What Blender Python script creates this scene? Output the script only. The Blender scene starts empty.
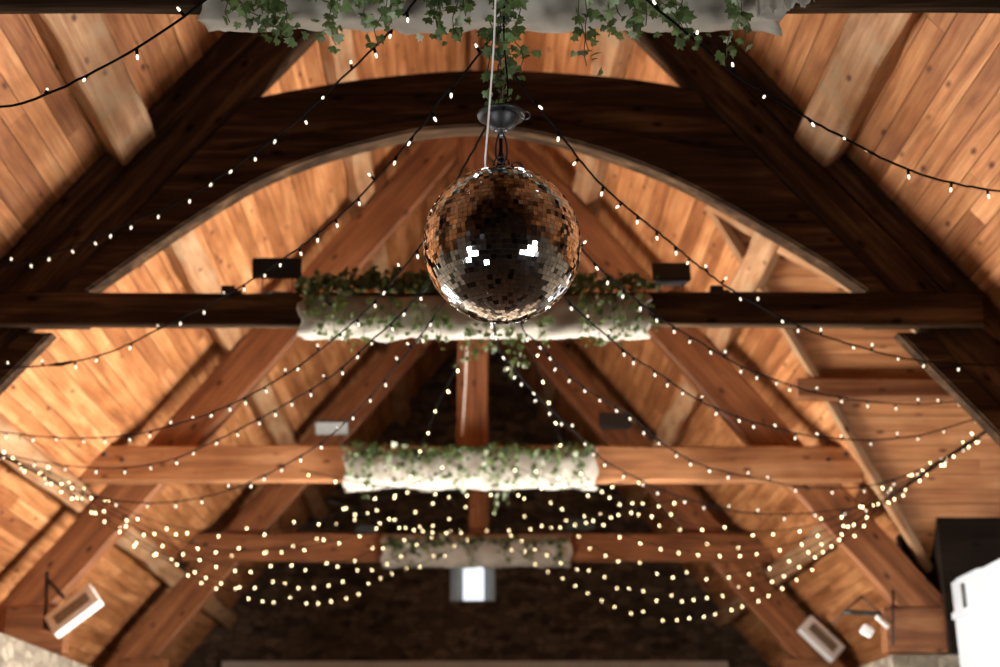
import bpy, bmesh, math, random
from mathutils import Vector, Matrix, noise
R = random.Random(7)
scene = bpy.context.scene
COL = scene.collection

# ------------------------------------------------------------------ camera
F = 1389.0; TH = math.atan(482.0/F); CZ = 1.55
SN, CS = math.sin(TH), math.cos(TH); VX = 475.0
cd = bpy.data.cameras.new('camera'); cam = bpy.data.objects.new('camera', cd); COL.objects.link(cam)
cam.location = (0, 0, CZ); cam.rotation_euler = (math.pi/2+TH, 0, 0)
cd.sensor_width = 36; cd.lens = F*36/1000.0; cd.shift_x = 0.025
cd.clip_start = 0.05; cd.clip_end = 200
cd.dof.use_dof = True; cd.dof.focus_distance = 5.0; cd.dof.aperture_fstop = 2.0
scene.camera = cam

def at(u, v, y):
    """world point seen at photo pixel (u,v) on the vertical plane at distance y"""
    vv = 333.5 - v
    h = y*(vv*CS+F*SN)/(F*CS-vv*SN)
    zc = y*CS+h*SN
    return Vector(((u-VX)/F*zc, y, h+CZ))

# ------------------------------------------------------------------ helpers
def link(o, parent=None):
    COL.objects.link(o)
    if parent is not None:
        o.parent = parent
        o.location = Vector(o.location) - Vector(parent.location)
    return o
def props(o, label=None, cat=None, group=None, kind=None):
    if label: o['label'] = label
    if cat: o['category'] = cat
    if group: o['group'] = group
    if kind: o['kind'] = kind
    return o
def empty(name, loc, label, cat, group=None):
    o = bpy.data.objects.new(name, None); o.location = loc; o.empty_display_size = .1
    COL.objects.link(o); return props(o, label, cat, group)
def meshobj(name, bm, mats, parent=None, smooth=False, loc=(0,0,0), rot=None):
    me = bpy.data.meshes.new(name)
    bmesh.ops.recalc_face_normals(bm, faces=bm.faces)
    bm.to_mesh(me); bm.free()
    for m in (mats if isinstance(mats, (list, tuple)) else [mats]): me.materials.append(m)
    if smooth:
        for p in me.polygons: p.use_smooth = True
    o = bpy.data.objects.new(name, me); o.location = loc
    if rot is not None: o.rotation_euler = rot
    return link(o, parent)
def addbox(bm, x0, x1, y0, y1, z0, z1, mi=0):
    vs = [bm.verts.new(p) for p in ((x0,y0,z0),(x1,y0,z0),(x1,y1,z0),(x0,y1,z0),(x0,y0,z1),(x1,y0,z1),(x1,y1,z1),(x0,y1,z1))]
    fs = []
    for q in ((0,3,2,1),(4,5,6,7),(0,1,5,4),(1,2,6,5),(2,3,7,6),(3,0,4,7)):
        f = bm.faces.new([vs[i] for i in q]); f.material_index = mi; fs.append(f)
    return vs, fs
def bevbox(bm, x0, x1, y0, y1, z0, z1, b=.01, seg=2, mi=0):
    t = bmesh.new(); addbox(t, x0, x1, y0, y1, z0, z1, mi)
    bmesh.ops.bevel(t, geom=list(t.edges), offset=b, segments=seg, affect='EDGES', profile=.7)
    for f in t.faces: f.material_index = mi
    merge(bm, t)
def merge(bm, t, M=None):
    if M is not None: bmesh.ops.transform(t, matrix=M, verts=t.verts)
    me = bpy.data.meshes.new('tmp'); t.to_mesh(me); t.free(); bm.from_mesh(me); bpy.data.meshes.remove(me)
def tube(bm, pts, r, n=8, closed=False, mi=0, radii=None):
    pts = [Vector(p) for p in pts]; N = len(pts); rings = []
    prev = None
    for i, p in enumerate(pts):
        if closed: d = pts[(i+1) % N]-pts[i-1]
        else: d = pts[min(i+1, N-1)]-pts[max(i-1, 0)]
        d.normalize()
        if prev is None:
            a = Vector((0,0,1)) if abs(d.z) < .9 else Vector((1,0,0))
            s = d.cross(a).normalized()
        else:
            s = (prev - d*prev.dot(d)).normalized()
        prev = s; t = d.cross(s); rr = radii[i] if radii else r
        rings.append([bm.verts.new(p+(s*math.cos(k*math.tau/n)+t*math.sin(k*math.tau/n))*rr) for k in range(n)])
    for i in range(N if closed else N-1):
        A, B = rings[i], rings[(i+1) % N]
        for k in range(n):
            f = bm.faces.new((A[k], A[(k+1) % n], B[(k+1) % n], B[k])); f.material_index = mi; f.smooth = True
    if not closed:
        bm.faces.new(rings[0][::-1]).material_index = mi; bm.faces.new(rings[-1]).material_index = mi
def lathe(bm, prof, n=24, mi=0, M=None):
    t = bmesh.new(); rings = []
    for r, z in prof:
        rings.append([t.verts.new((max(r, 1e-4)*math.cos(k*math.tau/n), max(r, 1e-4)*math.sin(k*math.tau/n), z)) for k in range(n)])
    for A, B in zip(rings, rings[1:]):
        for k in range(n):
            f = t.faces.new((A[k], A[(k+1) % n], B[(k+1) % n], B[k])); f.smooth = True; f.material_index = mi
    for f in (t.faces.new(rings[0][::-1]), t.faces.new(rings[-1])): f.material_index = mi
    merge(bm, t, M)
def spline(pts, step):
    """Catmull-Rom through 3D points resampled to equal steps"""
    P = [pts[0]*2-pts[1]]+list(pts)+[pts[-1]*2-pts[-2]]
    d = []
    for i in range(1, len(P)-2):
        for k in range(14):
            t = k/14.0; a, b, c, e = P[i-1], P[i], P[i+1], P[i+2]
            d.append(.5*((2*b)+(c-a)*t+(2*a-5*b+4*c-e)*t*t+(3*b-a-3*c+e)*t**3))
    d.append(pts[-1])
    out = [d[0]]; acc = 0
    for a, b in zip(d, d[1:]):
        L = (b-a).length
        while acc+L >= step:
            f = (step-acc)/L; a = a.lerp(b, f); out.append(a); L = (b-a).length; acc = 0
        acc += L
    out.append(d[-1])
    return out

# ------------------------------------------------------------------ materials
def srgb(r, g, b): return tuple((c/255/12.92 if c/255 <= .04045 else ((c/255+.055)/1.055)**2.4) for c in (r, g, b))+(1,)
def newmat(name):
    m = bpy.data.materials.new(name); m.use_nodes = True
    nt = m.node_tree; b = nt.nodes['Principled BSDF']; return m, nt, b
def N(nt, t, **kw):
    n = nt.nodes.new(t)
    for k, v in kw.items(): setattr(n, k, v)
    return n
def ramp(nt, fac, stops, interp='LINEAR'):
    r = N(nt, 'ShaderNodeValToRGB'); e = r.color_ramp.elements; r.color_ramp.interpolation = interp
    while len(e) < len(stops): e.new(.5)
    for i, (p, c) in enumerate(stops): e[i].position = p; e[i].color = c if len(c) == 4 else tuple(c)+(1,)
    nt.links.new(fac, r.inputs[0]); return r.outputs[0]
def mix(nt, fac, a, b, mode='MIX'):
    m = N(nt, 'ShaderNodeMix', data_type='RGBA', blend_type=mode)
    for s, v in ((m.inputs[0], fac), (m.inputs[6], a), (m.inputs[7], b)):
        if isinstance(v, (int, float, tuple)): s.default_value = v
        else: nt.links.new(v, s)
    return m.outputs[2]
def wood(name, dark, mid, light, axis=0, rough=.62, plank=False, grey=None, greyamt=0.0, knots=1.0, spec=.3):
    m, nt, b = newmat(name)
    tc = N(nt, 'ShaderNodeTexCoord'); mp = N(nt, 'ShaderNodeMapping')
    sc = [7.0, 7.0, 7.0]; sc[axis] = .55; mp.inputs['Scale'].default_value = sc
    vec = tc.outputs['Object']
    if plank:
        at_ = N(nt, 'ShaderNodeAttribute', attribute_name='pid'); comb = N(nt, 'ShaderNodeCombineXYZ')
        mul = N(nt, 'ShaderNodeMath', operation='MULTIPLY'); mul.inputs[1].default_value = 37.0
        nt.links.new(at_.outputs['Fac'], mul.inputs[0])
        for i in range(3): nt.links.new(mul.outputs[0], comb.inputs[i])
        ad = N(nt, 'ShaderNodeVectorMath', operation='ADD'); nt.links.new(vec, ad.inputs[0]); nt.links.new(comb.outputs[0], ad.inputs[1]); vec = ad.outputs[0]
    nt.links.new(vec, mp.inputs['Vector'])
    n1 = N(nt, 'ShaderNodeTexNoise'); n1.inputs['Scale'].default_value = 1.6; n1.inputs['Detail'].default_value = 7; n1.inputs['Distortion'].default_value = .8
    n1.inputs['Roughness'].default_value = .62
    nt.links.new(mp.outputs[0], n1.inputs['Vector'])
    col = ramp(nt, n1.outputs['Fac'], [(.28, dark), (.5, mid), (.74, light)])
    # fine grain
    mp2 = N(nt, 'ShaderNodeMapping'); s2 = [60.0]*3; s2[axis] = 1.6; mp2.inputs['Scale'].default_value = s2
    nt.links.new(vec, mp2.inputs['Vector'])
    n2 = N(nt, 'ShaderNodeTexNoise'); n2.inputs['Scale'].default_value = 1; n2.inputs['Detail'].default_value = 3
    nt.links.new(mp2.outputs[0], n2.inputs['Vector'])
    g = ramp(nt, n2.outputs['Fac'], [(.3, (.72, .70, .68)), (.7, (1.1, 1.1, 1.1))])
    col = mix(nt, 1.0, col, g, 'MULTIPLY')
    # broad stain patches
    n3 = N(nt, 'ShaderNodeTexNoise'); n3.inputs['Scale'].default_value = 1.7; n3.inputs['Detail'].default_value = 4
    nt.links.new(vec, n3.inputs['Vector'])
    st = ramp(nt, n3.outputs['Fac'], [(.35, (.74, .66, .58)), (.6, (1.08, 1.08, 1.08))])
    col = mix(nt, .8, col, st, 'MULTIPLY')
    # knots
    mp3 = N(nt, 'ShaderNodeMapping'); s3 = [5.5]*3; s3[axis] = 2.6; mp3.inputs['Scale'].default_value = s3
    nt.links.new(vec, mp3.inputs['Vector'])
    vo = N(nt, 'ShaderNodeTexVoronoi'); vo.inputs['Scale'].default_value = 1.15; nt.links.new(mp3.outputs[0], vo.inputs['Vector'])
    kn = ramp(nt, vo.outputs['Distance'], [(.06, (.20, .13, .09)), (.17, (1, 1, 1))])
    col = mix(nt, 1.0*knots, col, kn, 'MULTIPLY')
    if plank:
        pr = ramp(nt, at_.outputs['Fac'], [(0, (.66, .58, .52)), (.35, (.92, .9, .86)), (.7, (1.05, 1.05, 1.05)), (1, (1.22, 1.28, 1.34))])
        col = mix(nt, 1.0, col, pr, 'MULTIPLY')
    if grey:
        n4 = N(nt, 'ShaderNodeTexNoise'); n4.inputs['Scale'].default_value = 3.5; n4.inputs['Detail'].default_value = 8; n4.inputs['Roughness'].default_value = .7
        nt.links.new(vec, n4.inputs['Vector'])
        k = ramp(nt, n4.outputs['Fac'], [(.62-greyamt*.4, (0, 0, 0)), (.72-greyamt*.2, (1, 1, 1))])
        col = mix(nt, k, col, grey)
    nt.links.new(col, b.inputs['Base Color'])
    b.inputs['Roughness'].default_value = rough; b.inputs['Specular IOR Level'].default_value = spec
    bp = N(nt, 'ShaderNodeBump'); bp.inputs['Strength'].default_value = .35; bp.inputs['Distance'].default_value = .01
    nt.links.new(n2.outputs['Fac'], bp.inputs['Height']); nt.links.new(bp.outputs[0], b.inputs['Normal'])
    return m
M_plank = wood('pine_boards', srgb(128, 78, 42), srgb(186, 124, 76), srgb(214, 160, 110), axis=1, plank=True)
M_plankx = wood('pine_boards_crosswise', srgb(136, 84, 48), srgb(178, 120, 74), srgb(204, 150, 104), axis=0, plank=True)
M_oak = wood('old_oak', srgb(96, 58, 36), srgb(136, 88, 56), srgb(172, 124, 86), axis=0)
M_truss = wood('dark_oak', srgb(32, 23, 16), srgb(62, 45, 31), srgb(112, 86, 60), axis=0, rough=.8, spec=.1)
M_tie = wood('sawn_oak', srgb(122, 78, 48), srgb(166, 114, 74), srgb(196, 148, 106), axis=0)
M_red = wood('red_oak', srgb(98, 60, 36), srgb(138, 88, 54), srgb(168, 114, 74), axis=0)
M_purl = wood('weathered_purlin', srgb(128, 84, 52), srgb(170, 126, 88), srgb(196, 160, 124), axis=0, grey=srgb(158, 132, 102), greyamt=.3)

def simple(name, col, rough=.6, metal=0.0, spec=.5, var=0.12, scale=12):
    m, nt, b = newmat(name)
    tc = N(nt, 'ShaderNodeTexCoord'); n = N(nt, 'ShaderNodeTexNoise'); n.inputs['Scale'].default_value = scale; n.inputs['Detail'].default_value = 4
    nt.links.new(tc.outputs['Object'], n.inputs['Vector'])
    lo = tuple(c*(1-var) for c in col[:3]); hi = tuple(min(1, c*(1+var)) for c in col[:3])
    nt.links.new(ramp(nt, n.outputs['Fac'], [(.3, lo), (.7, hi)]), b.inputs['Base Color'])
    b.inputs['Roughness'].default_value = rough; b.inputs['Metallic'].default_value = metal; b.inputs['Specular IOR Level'].default_value = spec
    return m
M_black = simple('black_metal', srgb(24, 24, 25), .45)
M_blackcable = simple('black_rubber', srgb(9, 8, 8), .8, spec=.06)
M_steel = simple('zinc_steel', srgb(120, 120, 122), .35, .9)
M_whitecord = simple('white_cord', srgb(240, 236, 226), .4)
M_white = simple('white_paint', srgb(232, 232, 228), .5, var=.03, scale=3)
M_plaster = simple('lime_plaster', srgb(205, 198, 186), .9, var=.08, scale=5)
M_floor = simple('flagstone', srgb(84, 76, 68), .5, var=.2, scale=2)
M_dullglass = simple('grey_lens', srgb(150, 152, 150), .25)
M_diff = simple('lamp_grille', srgb(120, 108, 92), .5, var=.3, scale=30)
M_vine = simple('vine_stem', srgb(74, 62, 38), .7)
M_linen, nt, b = newmat('linen')
tc = N(nt, 'ShaderNodeTexCoord'); n = N(nt, 'ShaderNodeTexNoise'); n.inputs['Scale'].default_value = 6; n.inputs['Detail'].default_value = 6
nt.links.new(tc.outputs['Object'], n.inputs['Vector'])
nt.links.new(ramp(nt, n.outputs['Fac'], [(.3, srgb(158, 150, 138)), (.7, srgb(184, 177, 165))]), b.inputs['Base Color'])
w = N(nt, 'ShaderNodeTexNoise'); w.inputs['Scale'].default_value = 180; nt.links.new(tc.outputs['Object'], w.inputs['Vector'])
bp = N(nt, 'ShaderNodeBump'); bp.inputs['Strength'].default_value = .3; bp.inputs['Distance'].default_value = .004
nt.links.new(w.outputs['Fac'], bp.inputs['Height']); nt.links.new(bp.outputs[0], b.inputs['Normal']); b.inputs['Roughness'].default_value = .95
b.inputs['Specular IOR Level'].default_value = .1

M_leaf, nt, b = newmat('ivy_leaf')
a_ = N(nt, 'ShaderNodeAttribute', attribute_name='pid')
nt.links.new(ramp(nt, a_.outputs['Fac'], [(0, srgb(40, 56, 34)), (.4, srgb(70, 92, 50)), (.8, srgb(112, 134, 80)), (1, srgb(196, 204, 176))]), b.inputs['Base Color'])
b.inputs['Roughness'].default_value = .45; b.inputs['Specular IOR Level'].default_value = .4
tr_ = N(nt, 'ShaderNodeBsdfTranslucent'); tr_.inputs[0].default_value = srgb(96, 112, 60); ms_ = N(nt, 'ShaderNodeMixShader'); ms_.inputs[0].default_value = .25
nt.links.new(b.outputs[0], ms_.inputs[1]); nt.links.new(tr_.outputs[0], ms_.inputs[2]); nt.links.new(ms_.outputs[0], nt.nodes['Material Output'].inputs[0])

M_mirror, nt, b = newmat('mirror_tile')
a_ = N(nt, 'ShaderNodeAttribute', attribute_name='pid')
nt.links.new(ramp(nt, a_.outputs['Fac'], [(0, (.16, .15, .14)), (.09, (.3, .29, .28)), (.15, (.82, .82, .81)), (1, (.93, .93, .92))]), b.inputs['Base Color'])
b.inputs['Metallic'].default_value = 1; b.inputs['Roughness'].default_value = .06

def emis(name, col, s):
    m, nt, b = newmat(name); b.inputs['Base Color'].default_value = col
    b.inputs['Emission Color'].default_value = col; b.inputs['Emission Strength'].default_value = s; return m
M_bulb = emis('clear_bulb', (1.0, .88, .70, 1), 1.6)
M_bulbw = emis('warm_bulb', (1.0, .76, .40, 1), 9)
M_sky = emis('daylight_pane', (.86, .93, 1.0, 1), 3.0)
M_addpane = emis('overcast_pane', (.80, .88, 1.0, 1), .55)
M_skyw = emis('dull_daylight_pane', (.84, .90, 1.0, 1), 1.1)

def stone(name, c0, c1, mort, axis):
    m, nt, b = newmat(name)
    tc = N(nt, 'ShaderNodeTexCoord'); mp = N(nt, 'ShaderNodeMapping'); mp.inputs['Scale'].default_value = (5.0, 5.0, 9.0)
    nt.links.new(tc.outputs['Object'], mp.inputs['Vector'])
    ns = N(nt, 'ShaderNodeTexNoise'); ns.inputs['Scale'].default_value = 1.3; nt.links.new(mp.outputs[0], ns.inputs['Vector'])
    mm = mix(nt, .3, mp.outputs[0], ns.outputs['Color'])
    v = N(nt, 'ShaderNodeTexVoronoi', feature='DISTANCE_TO_EDGE'); v.inputs['Scale'].default_value = 1.3; nt.links.new(mm, v.inputs['Vector'])
    v2 = N(nt, 'ShaderNodeTexVoronoi'); v2.inputs['Scale'].default_value = 1.3; nt.links.new(mm, v2.inputs['Vector'])
    sp = N(nt, 'ShaderNodeSeparateColor'); nt.links.new(v2.outputs['Color'], sp.inputs[0])
    c = ramp(nt, sp.outputs[0], [(0, c0), (1, c1)])
    n2 = N(nt, 'ShaderNodeTexNoise'); n2.inputs['Scale'].default_value = 14; n2.inputs['Detail'].default_value = 6; nt.links.new(tc.outputs['Object'], n2.inputs['Vector'])
    c = mix(nt, .7, c, ramp(nt, n2.outputs['Fac'], [(.3, (.6, .6, .6)), (.7, (1.15, 1.15, 1.15))]), 'MULTIPLY')
    k = ramp(nt, v.outputs['Distance'], [(.03, (0, 0, 0)), (.09, (1, 1, 1))])
    c = mix(nt, k, mort, c); nt.links.new(c, b.inputs['Base Color']); b.inputs['Roughness'].default_value = .9; b.inputs['Specular IOR Level'].default_value = .15
    bp = N(nt, 'ShaderNodeBump'); bp.inputs['Distance'].default_value = .04; bp.inputs['Strength'].default_value = .7
    nt.links.new(k, bp.inputs['Height']); nt.links.new(bp.outputs[0], b.inputs['Normal'])
    return m
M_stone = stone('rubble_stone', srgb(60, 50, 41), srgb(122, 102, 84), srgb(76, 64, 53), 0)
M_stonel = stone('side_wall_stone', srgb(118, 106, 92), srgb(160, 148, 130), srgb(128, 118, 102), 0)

# ------------------------------------------------------------------ roof frame geometry (heights relative to camera = h)
SL = 1.23; AP = 7.44                      # principal outer line: h = AP - SL*|X|
NX, NH = SL/math.hypot(1, SL), 1/math.hypot(1, SL)   # outward normal (X,h)
UX, UH = 1/math.hypot(1, SL), -SL/math.hypot(1, SL)  # down-slope direction
RA = AP+.35                               # board surface: h = RA - SL*|X|
Y1, Y2, Y3, Y4, YE = 4.85, 8.89, 13.12, 17.6, 22.0
Y0 = .7
YT, HT = 11.2, 5.2                        # transept ridge
KV = .794                                 # valley |y-YT| = KV*(HT-h)

def boards(name, kind_axis, quadfn, rows, mat, gapmat=None):
    pass

def board_mesh(name, quads, mat, thick, nrm, label=None):
    """quads: list of 4 corner points; each becomes one chamfered board (with its own id)"""
    bm = bmesh.new(); lay = bm.faces.layers.float.new('pid')
    for q in quads:
        pid = R.random()
        c = sum(q, Vector())/4
        top = [bm.verts.new(p) for p in q]                    # seen face
        back = [bm.verts.new(p+nrm*thick) for p in q]
        fs = [bm.faces.new(top), bm.faces.new(back[::-1])]
        for i in range(4): fs.append(bm.faces.new((top[i], back[i], back[(i+1) % 4], top[(i+1) % 4])))
        for f in fs: f[lay] = pid
    me = bpy.data.meshes.new(name); bmesh.ops.recalc_face_normals(bm, faces=bm.faces)
    bm.to_mesh(me); bm.free(); me.materials.append(mat)
    o = bpy.data.objects.new(name, me); COL.objects.link(o); o['kind'] = 'structure'
    return o
# attribute on faces -> Attribute node reads 'pid' from face domain
PW = .152; GAP = .006
def main_slope(side):
    quads = []; nrm = Vector((side*NX, 0, NH)); n = 0
    Ltot = (RA-1.30)/SL*math.hypot(1, SL)
    k = 0
    while k*PW < Ltot:
        d0, d1 = k*PW+GAP/2, (k+1)*PW-GAP/2
        dz = R.uniform(-.003, .003)
        def P(d, y): return Vector((side*(d*UX), y, RA+d*UH+CZ))+nrm*dz
        ya = -3.0+R.uniform(-2.5, 0); yend = YE+.3
        while ya < yend:
            yb = ya+R.uniform(2.6, 4.6)
            segs = [(ya+.002, yb-.002, ya+.002, yb-.002)]
            if side > 0:
                h0, h1 = RA+d0*UH, RA+d1*UH
                w0, w1 = KV*max(0, HT-h0), KV*max(0, HT-h1)
                if w1 > 0:
                    new = []
                    for (a0, b0, a1, b1) in segs:
                        nA, nB = (YT-w0, YT-w1), (YT+w0, YT+w1)
                        if b1 <= nA[1] or a1 >= nB[1]: new.append((a0, b0, a1, b1)); continue
                        if a1 < nA[1]: new.append((a0, min(b0, nA[0]), a1, nA[1]))
                        if b1 > nB[1]: new.append((max(a0, nB[0]), b0, nB[1], b1))
                    segs = new
            for (a0, b0, a1, b1) in segs:
                if b1-a1 < .02: continue
                quads.append([P(d0, a0), P(d0, b0), P(d1, b1), P(d1, a1)])
            ya = yb
        k += 1
    return board_mesh('ceiling_left' if side < 0 else 'ceiling_right', quads, M_plank, .03, nrm)
main_slope(-1); main_slope(1)
# transept slopes
for sgn, nm in ((1, 'ceiling_transept_far'), (-1, 'ceiling_transept_near')):
    ly = KV; L = math.hypot(1, ly); nrm = Vector((0, sgn/L, ly/L)); quads = []
    Ltot = (HT-2.45)*L; k = 0
    while k*PW < Ltot:
        d0, d1 = k*PW+GAP/2, (k+1)*PW-GAP/2; h0, h1 = HT-d0/L, HT-d1/L
        def P(x, h): return Vector((x, YT+sgn*ly*(HT-h), h+CZ))
        x0, x1 = (RA-h0)/SL, (RA-h1)/SL
        xs = [x0]; x = x0+R.uniform(1, 3.5)
        while x < 8.2: xs.append(x); x += R.uniform(2.2, 4)
        xs.append(8.2)
        for i in range(len(xs)-1):
            a, bb = xs[i], xs[i+1]
            quads.append([P(a, h0), P(bb-.003, h0), P(bb-.003, h1), P(a if i else x1, h1)])
        k += 1
    board_mesh(nm, quads, M_plankx, .03, nrm)

# dark roofing above the boards (felt) : slabs just outside, closes the gaps
M_felt = simple('roof_felt', srgb(18, 16, 15), .9, spec=.1)
def felt(side):
    bm = bmesh.new(); o_ = .045
    n_ = Vector((side*NX, 0, NH))*o_
    def P(h, y): return Vector((side*(RA-h)/SL, y, h+CZ))+n_
    hb = 1.25
    pts = []
    if side < 0: polys = [[P(RA, -3.5), P(RA, YE+.4), P(hb, YE+.4), P(hb, -3.5)]]
    else:
        w = KV*(HT-hb)
        polys = [[P(RA, -3.5), P(RA, YT), P(HT, YT), P(hb, YT-w), P(hb, -3.5)], [P(RA, YT), P(RA, YE+.4), P(hb, YE+.4), P(hb, YT+w), P(HT, YT)]]
    for p in polys: bm.faces.new([bm.verts.new(q) for q in p])
    r = bmesh.ops.extrude_face_region(bm, geom=bm.faces[:])
    bmesh.ops.translate(bm, vec=n_*3, verts=[v for v in r['geom'] if isinstance(v, bmesh.types.BMVert)])
    o = meshobj('ceiling_felt', bm, M_felt); o['kind'] = 'structure'
felt(-1); felt(1)
bm = bmesh.new()
for sgn in (1, -1):
    hb = 2.4; q = [(2.0, YT, HT+.07), (8.3, YT, HT+.07), (8.3, YT+sgn*KV*(HT-hb), hb+.07), (4.45, YT+sgn*KV*(HT-hb), hb+.07)]
    q = [Vector((a, b_, c+CZ)) for a, b_, c in q]
    A = [bm.verts.new(p) for p in q]; B = [bm.verts.new(p+Vector((0, 0, .1))) for p in q]
    bm.faces.new(A); bm.faces.new(B)
    for i in range(4): bm.faces.new((A[i], B[i], B[(i+1) % 4], A[(i+1) % 4]))
meshobj('ceiling_transept_felt', bm, M_felt)['kind'] = 'structure'

# ------------------------------------------------------------------ timbers
def timber_bm(L, w, t, bev=.012, rough=.006, seed=0):
    """long axis x centred 0..L, w = z depth, t = y thickness; hewn surface"""
    bm = bmesh.new(); n = max(2, int(L/.12))
    prof = [(-t/2+bev, -w/2), (0, -w/2), (t/2-bev, -w/2), (t/2, -w/2+bev), (t/2, 0), (t/2, w/2-bev), (t/2-bev, w/2), (0, w/2), (-t/2+bev, w/2), (-t/2, w/2-bev), (-t/2, 0), (-t/2, -w/2+bev)]
    rings = []
    for i in range(n+1):
        x = L*i/n; ring = []
        for j, (y, z) in enumerate(prof):
            d = noise.noise_vector(Vector((x*1.7+seed*9.1, y*6+j*.0, z*3)))*rough*2 + noise.noise_vector(Vector((x*.5+seed*3.3, seed, y*2)))*rough*1.5
            ring.append(bm.verts.new((x, y+d.y, z+d.z)))
        rings.append(ring)
    K = len(prof)
    for A, B in zip(rings, rings[1:]):
        for k in range(K): bm.faces.new((A[k], A[(k+1) % K], B[(k+1) % K], B[k]))
    bm.faces.new(rings[0][::-1]); bm.faces.new(rings[-1])
    return bm
SEED = [0]
def timber(name, p0, p1, w, t, ydir, mat, parent=None, bev=.012, rough=.006):
    """beam from p0 to p1, thickness t along ydir, depth w along the third axis"""
    p0, p1 = Vector(p0), Vector(p1); X = (p1-p0).normalized(); Yv = Vector(ydir)
    Yv = (Yv-X*Yv.dot(X)).normalized(); Zv = X.cross(Yv)
    SEED[0] += 1
    bm = timber_bm((p1-p0).length, w, t, bev, rough, SEED[0])
    o = meshobj(name, bm, mat, None)
    o.location = p0; o.rotation_euler = Matrix((X, Yv, Zv)).transposed().to_euler()
    if parent is not None:
        o.parent = parent; o.location = p0-Vector(parent.location)
    return o
def W(x, y, h): return Vector((x, y, h+CZ))

TT = .17
def principal(side, yfront, w, h0, mat, parent, t=TT, htop=None, lab=None):
    """outer edge on the principal line, from foot height h0 to apex"""
    off = w/2
    def P(h):
        X = side*(AP-h)/SL
        return W(X-side*NX*off, yfront+t/2, h-NH*off)
    o = timber('principal_rafter', P(h0), P(htop if htop else AP-.12), w, t, (0, 1, 0), mat, parent, bev=.02, rough=.008)
    return o
def plate(name, outline, y0, y1, mat, parent, bev=.015):
    """outline of (X,h) points extruded along y; origin rotated so grain (local x) runs along world x"""
    bm = bmesh.new()
    A = [bm.verts.new((x, y0, h+CZ)) for x, h in outline]
    f = bm.faces.new(A)
    r = bmesh.ops.extrude_face_region(bm, geom=[f])
    bmesh.ops.translate(bm, vec=(0, y1-y0, 0), verts=[v for v in r['geom'] if isinstance(v, bmesh.types.BMVert)])
    bmesh.ops.recalc_face_normals(bm, faces=bm.faces)
    es = [e for e in bm.edges if abs(e.verts[0].co.y-e.verts[1].co.y) < 1e-6]
    bmesh.ops.bevel(bm, geom=es, offset=bev, segments=2, affect='EDGES', clamp_overlap=True)
    return meshobj(name, bm, mat, parent)

# --- truss 1 (nearest, at the top edge)
def truss_root(y, label): return empty('roof_truss', (0, y, 1.43+CZ), label, 'roof truss')
t1 = truss_root(Y1, 'dark nearest roof truss, its tie beam cut off along the top edge of the photo')
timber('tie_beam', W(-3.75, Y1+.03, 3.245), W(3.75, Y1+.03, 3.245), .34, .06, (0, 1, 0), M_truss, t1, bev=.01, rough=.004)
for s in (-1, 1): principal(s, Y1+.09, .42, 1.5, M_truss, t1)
# --- truss 0, above the camera
t0 = truss_root(Y0, 'roof truss above the camera, mirrored only in the ball')
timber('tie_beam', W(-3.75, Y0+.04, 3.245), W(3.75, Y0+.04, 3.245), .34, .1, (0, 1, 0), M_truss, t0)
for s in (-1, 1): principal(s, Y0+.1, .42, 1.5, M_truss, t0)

# --- truss 2 with arch
t2 = truss_root(Y2, 'near-black arched roof truss with curved braces behind the mirror ball')
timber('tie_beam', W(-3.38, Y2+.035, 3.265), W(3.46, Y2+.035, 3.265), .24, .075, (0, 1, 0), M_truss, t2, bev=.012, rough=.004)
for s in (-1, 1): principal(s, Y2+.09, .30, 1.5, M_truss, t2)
for s in (-1, 1):  # rafter added to close the gap so shadow adjoins the truss
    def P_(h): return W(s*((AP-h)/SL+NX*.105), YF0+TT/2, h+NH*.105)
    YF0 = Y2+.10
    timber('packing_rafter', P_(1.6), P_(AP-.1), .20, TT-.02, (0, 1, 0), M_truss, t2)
ARC = [(88, 290), (140, 254), (200, 214), (262, 178), (330, 152), (400, 134), (440, 128), (482, 126)]
ARCR = [(482, 126), (520, 130), (575, 142), (640, 163), (700, 190), (770, 229), (825, 262), (866, 290)]
YF = Y2+.09
def XH(u, v, y=YF):
    p = at(u, v, y); return (p.x, p.z-CZ)
def smooth2(pts, n=5):
    P = [Vector((a, b_, 0)) for a, b_ in pts]; out = []
    Q = [P[0]*2-P[1]]+P+[P[-1]*2-P[-2]]
    for i in range(1, len(Q)-2):
        for k in range(n):
            t = k/n; a, b_, c, e = Q[i-1], Q[i], Q[i+1], Q[i+2]
            v = .5*((2*b_)+(c-a)*t+(2*a-5*b_+4*c-e)*t*t+(3*b_-a-3*c+e)*t**3); out.append((v.x, v.y))
    out.append((P[-1].x, P[-1].y)); return out
def inner(s, h, w=.30):                   # inner edge of the principal at height h
    X = (AP-h)/SL-w/NX
    return (s*X, h)
for s, arc in ((-1, ARC), (1, ARCR[::-1])):
    low = smooth2([XH(*p) for p in arc])           # foot -> crown
    crown = low[-1]
    # upper seam with collar: from crown up, across to the principal
    seam = [(crown[0], crown[1]+.13), (s*1.05, 4.66), (s*1.75, 4.52)]
    pr = [inner(s, 4.52), inner(s, 4.0), inner(s, 3.4)]
    foot = [inner(s, 3.2), (low[0][0], 3.2)]
    out = low+seam+pr+foot
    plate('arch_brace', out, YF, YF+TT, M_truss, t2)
    # lower knee brace below the tie
    plate('knee_brace', [inner(s, 3.13), (s*2.90, 3.13), (s*3.45, 2.47), (s*4.02, 1.75), inner(s, 1.75)], YF+.01, YF+TT-.02, M_truss, t2)
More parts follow.
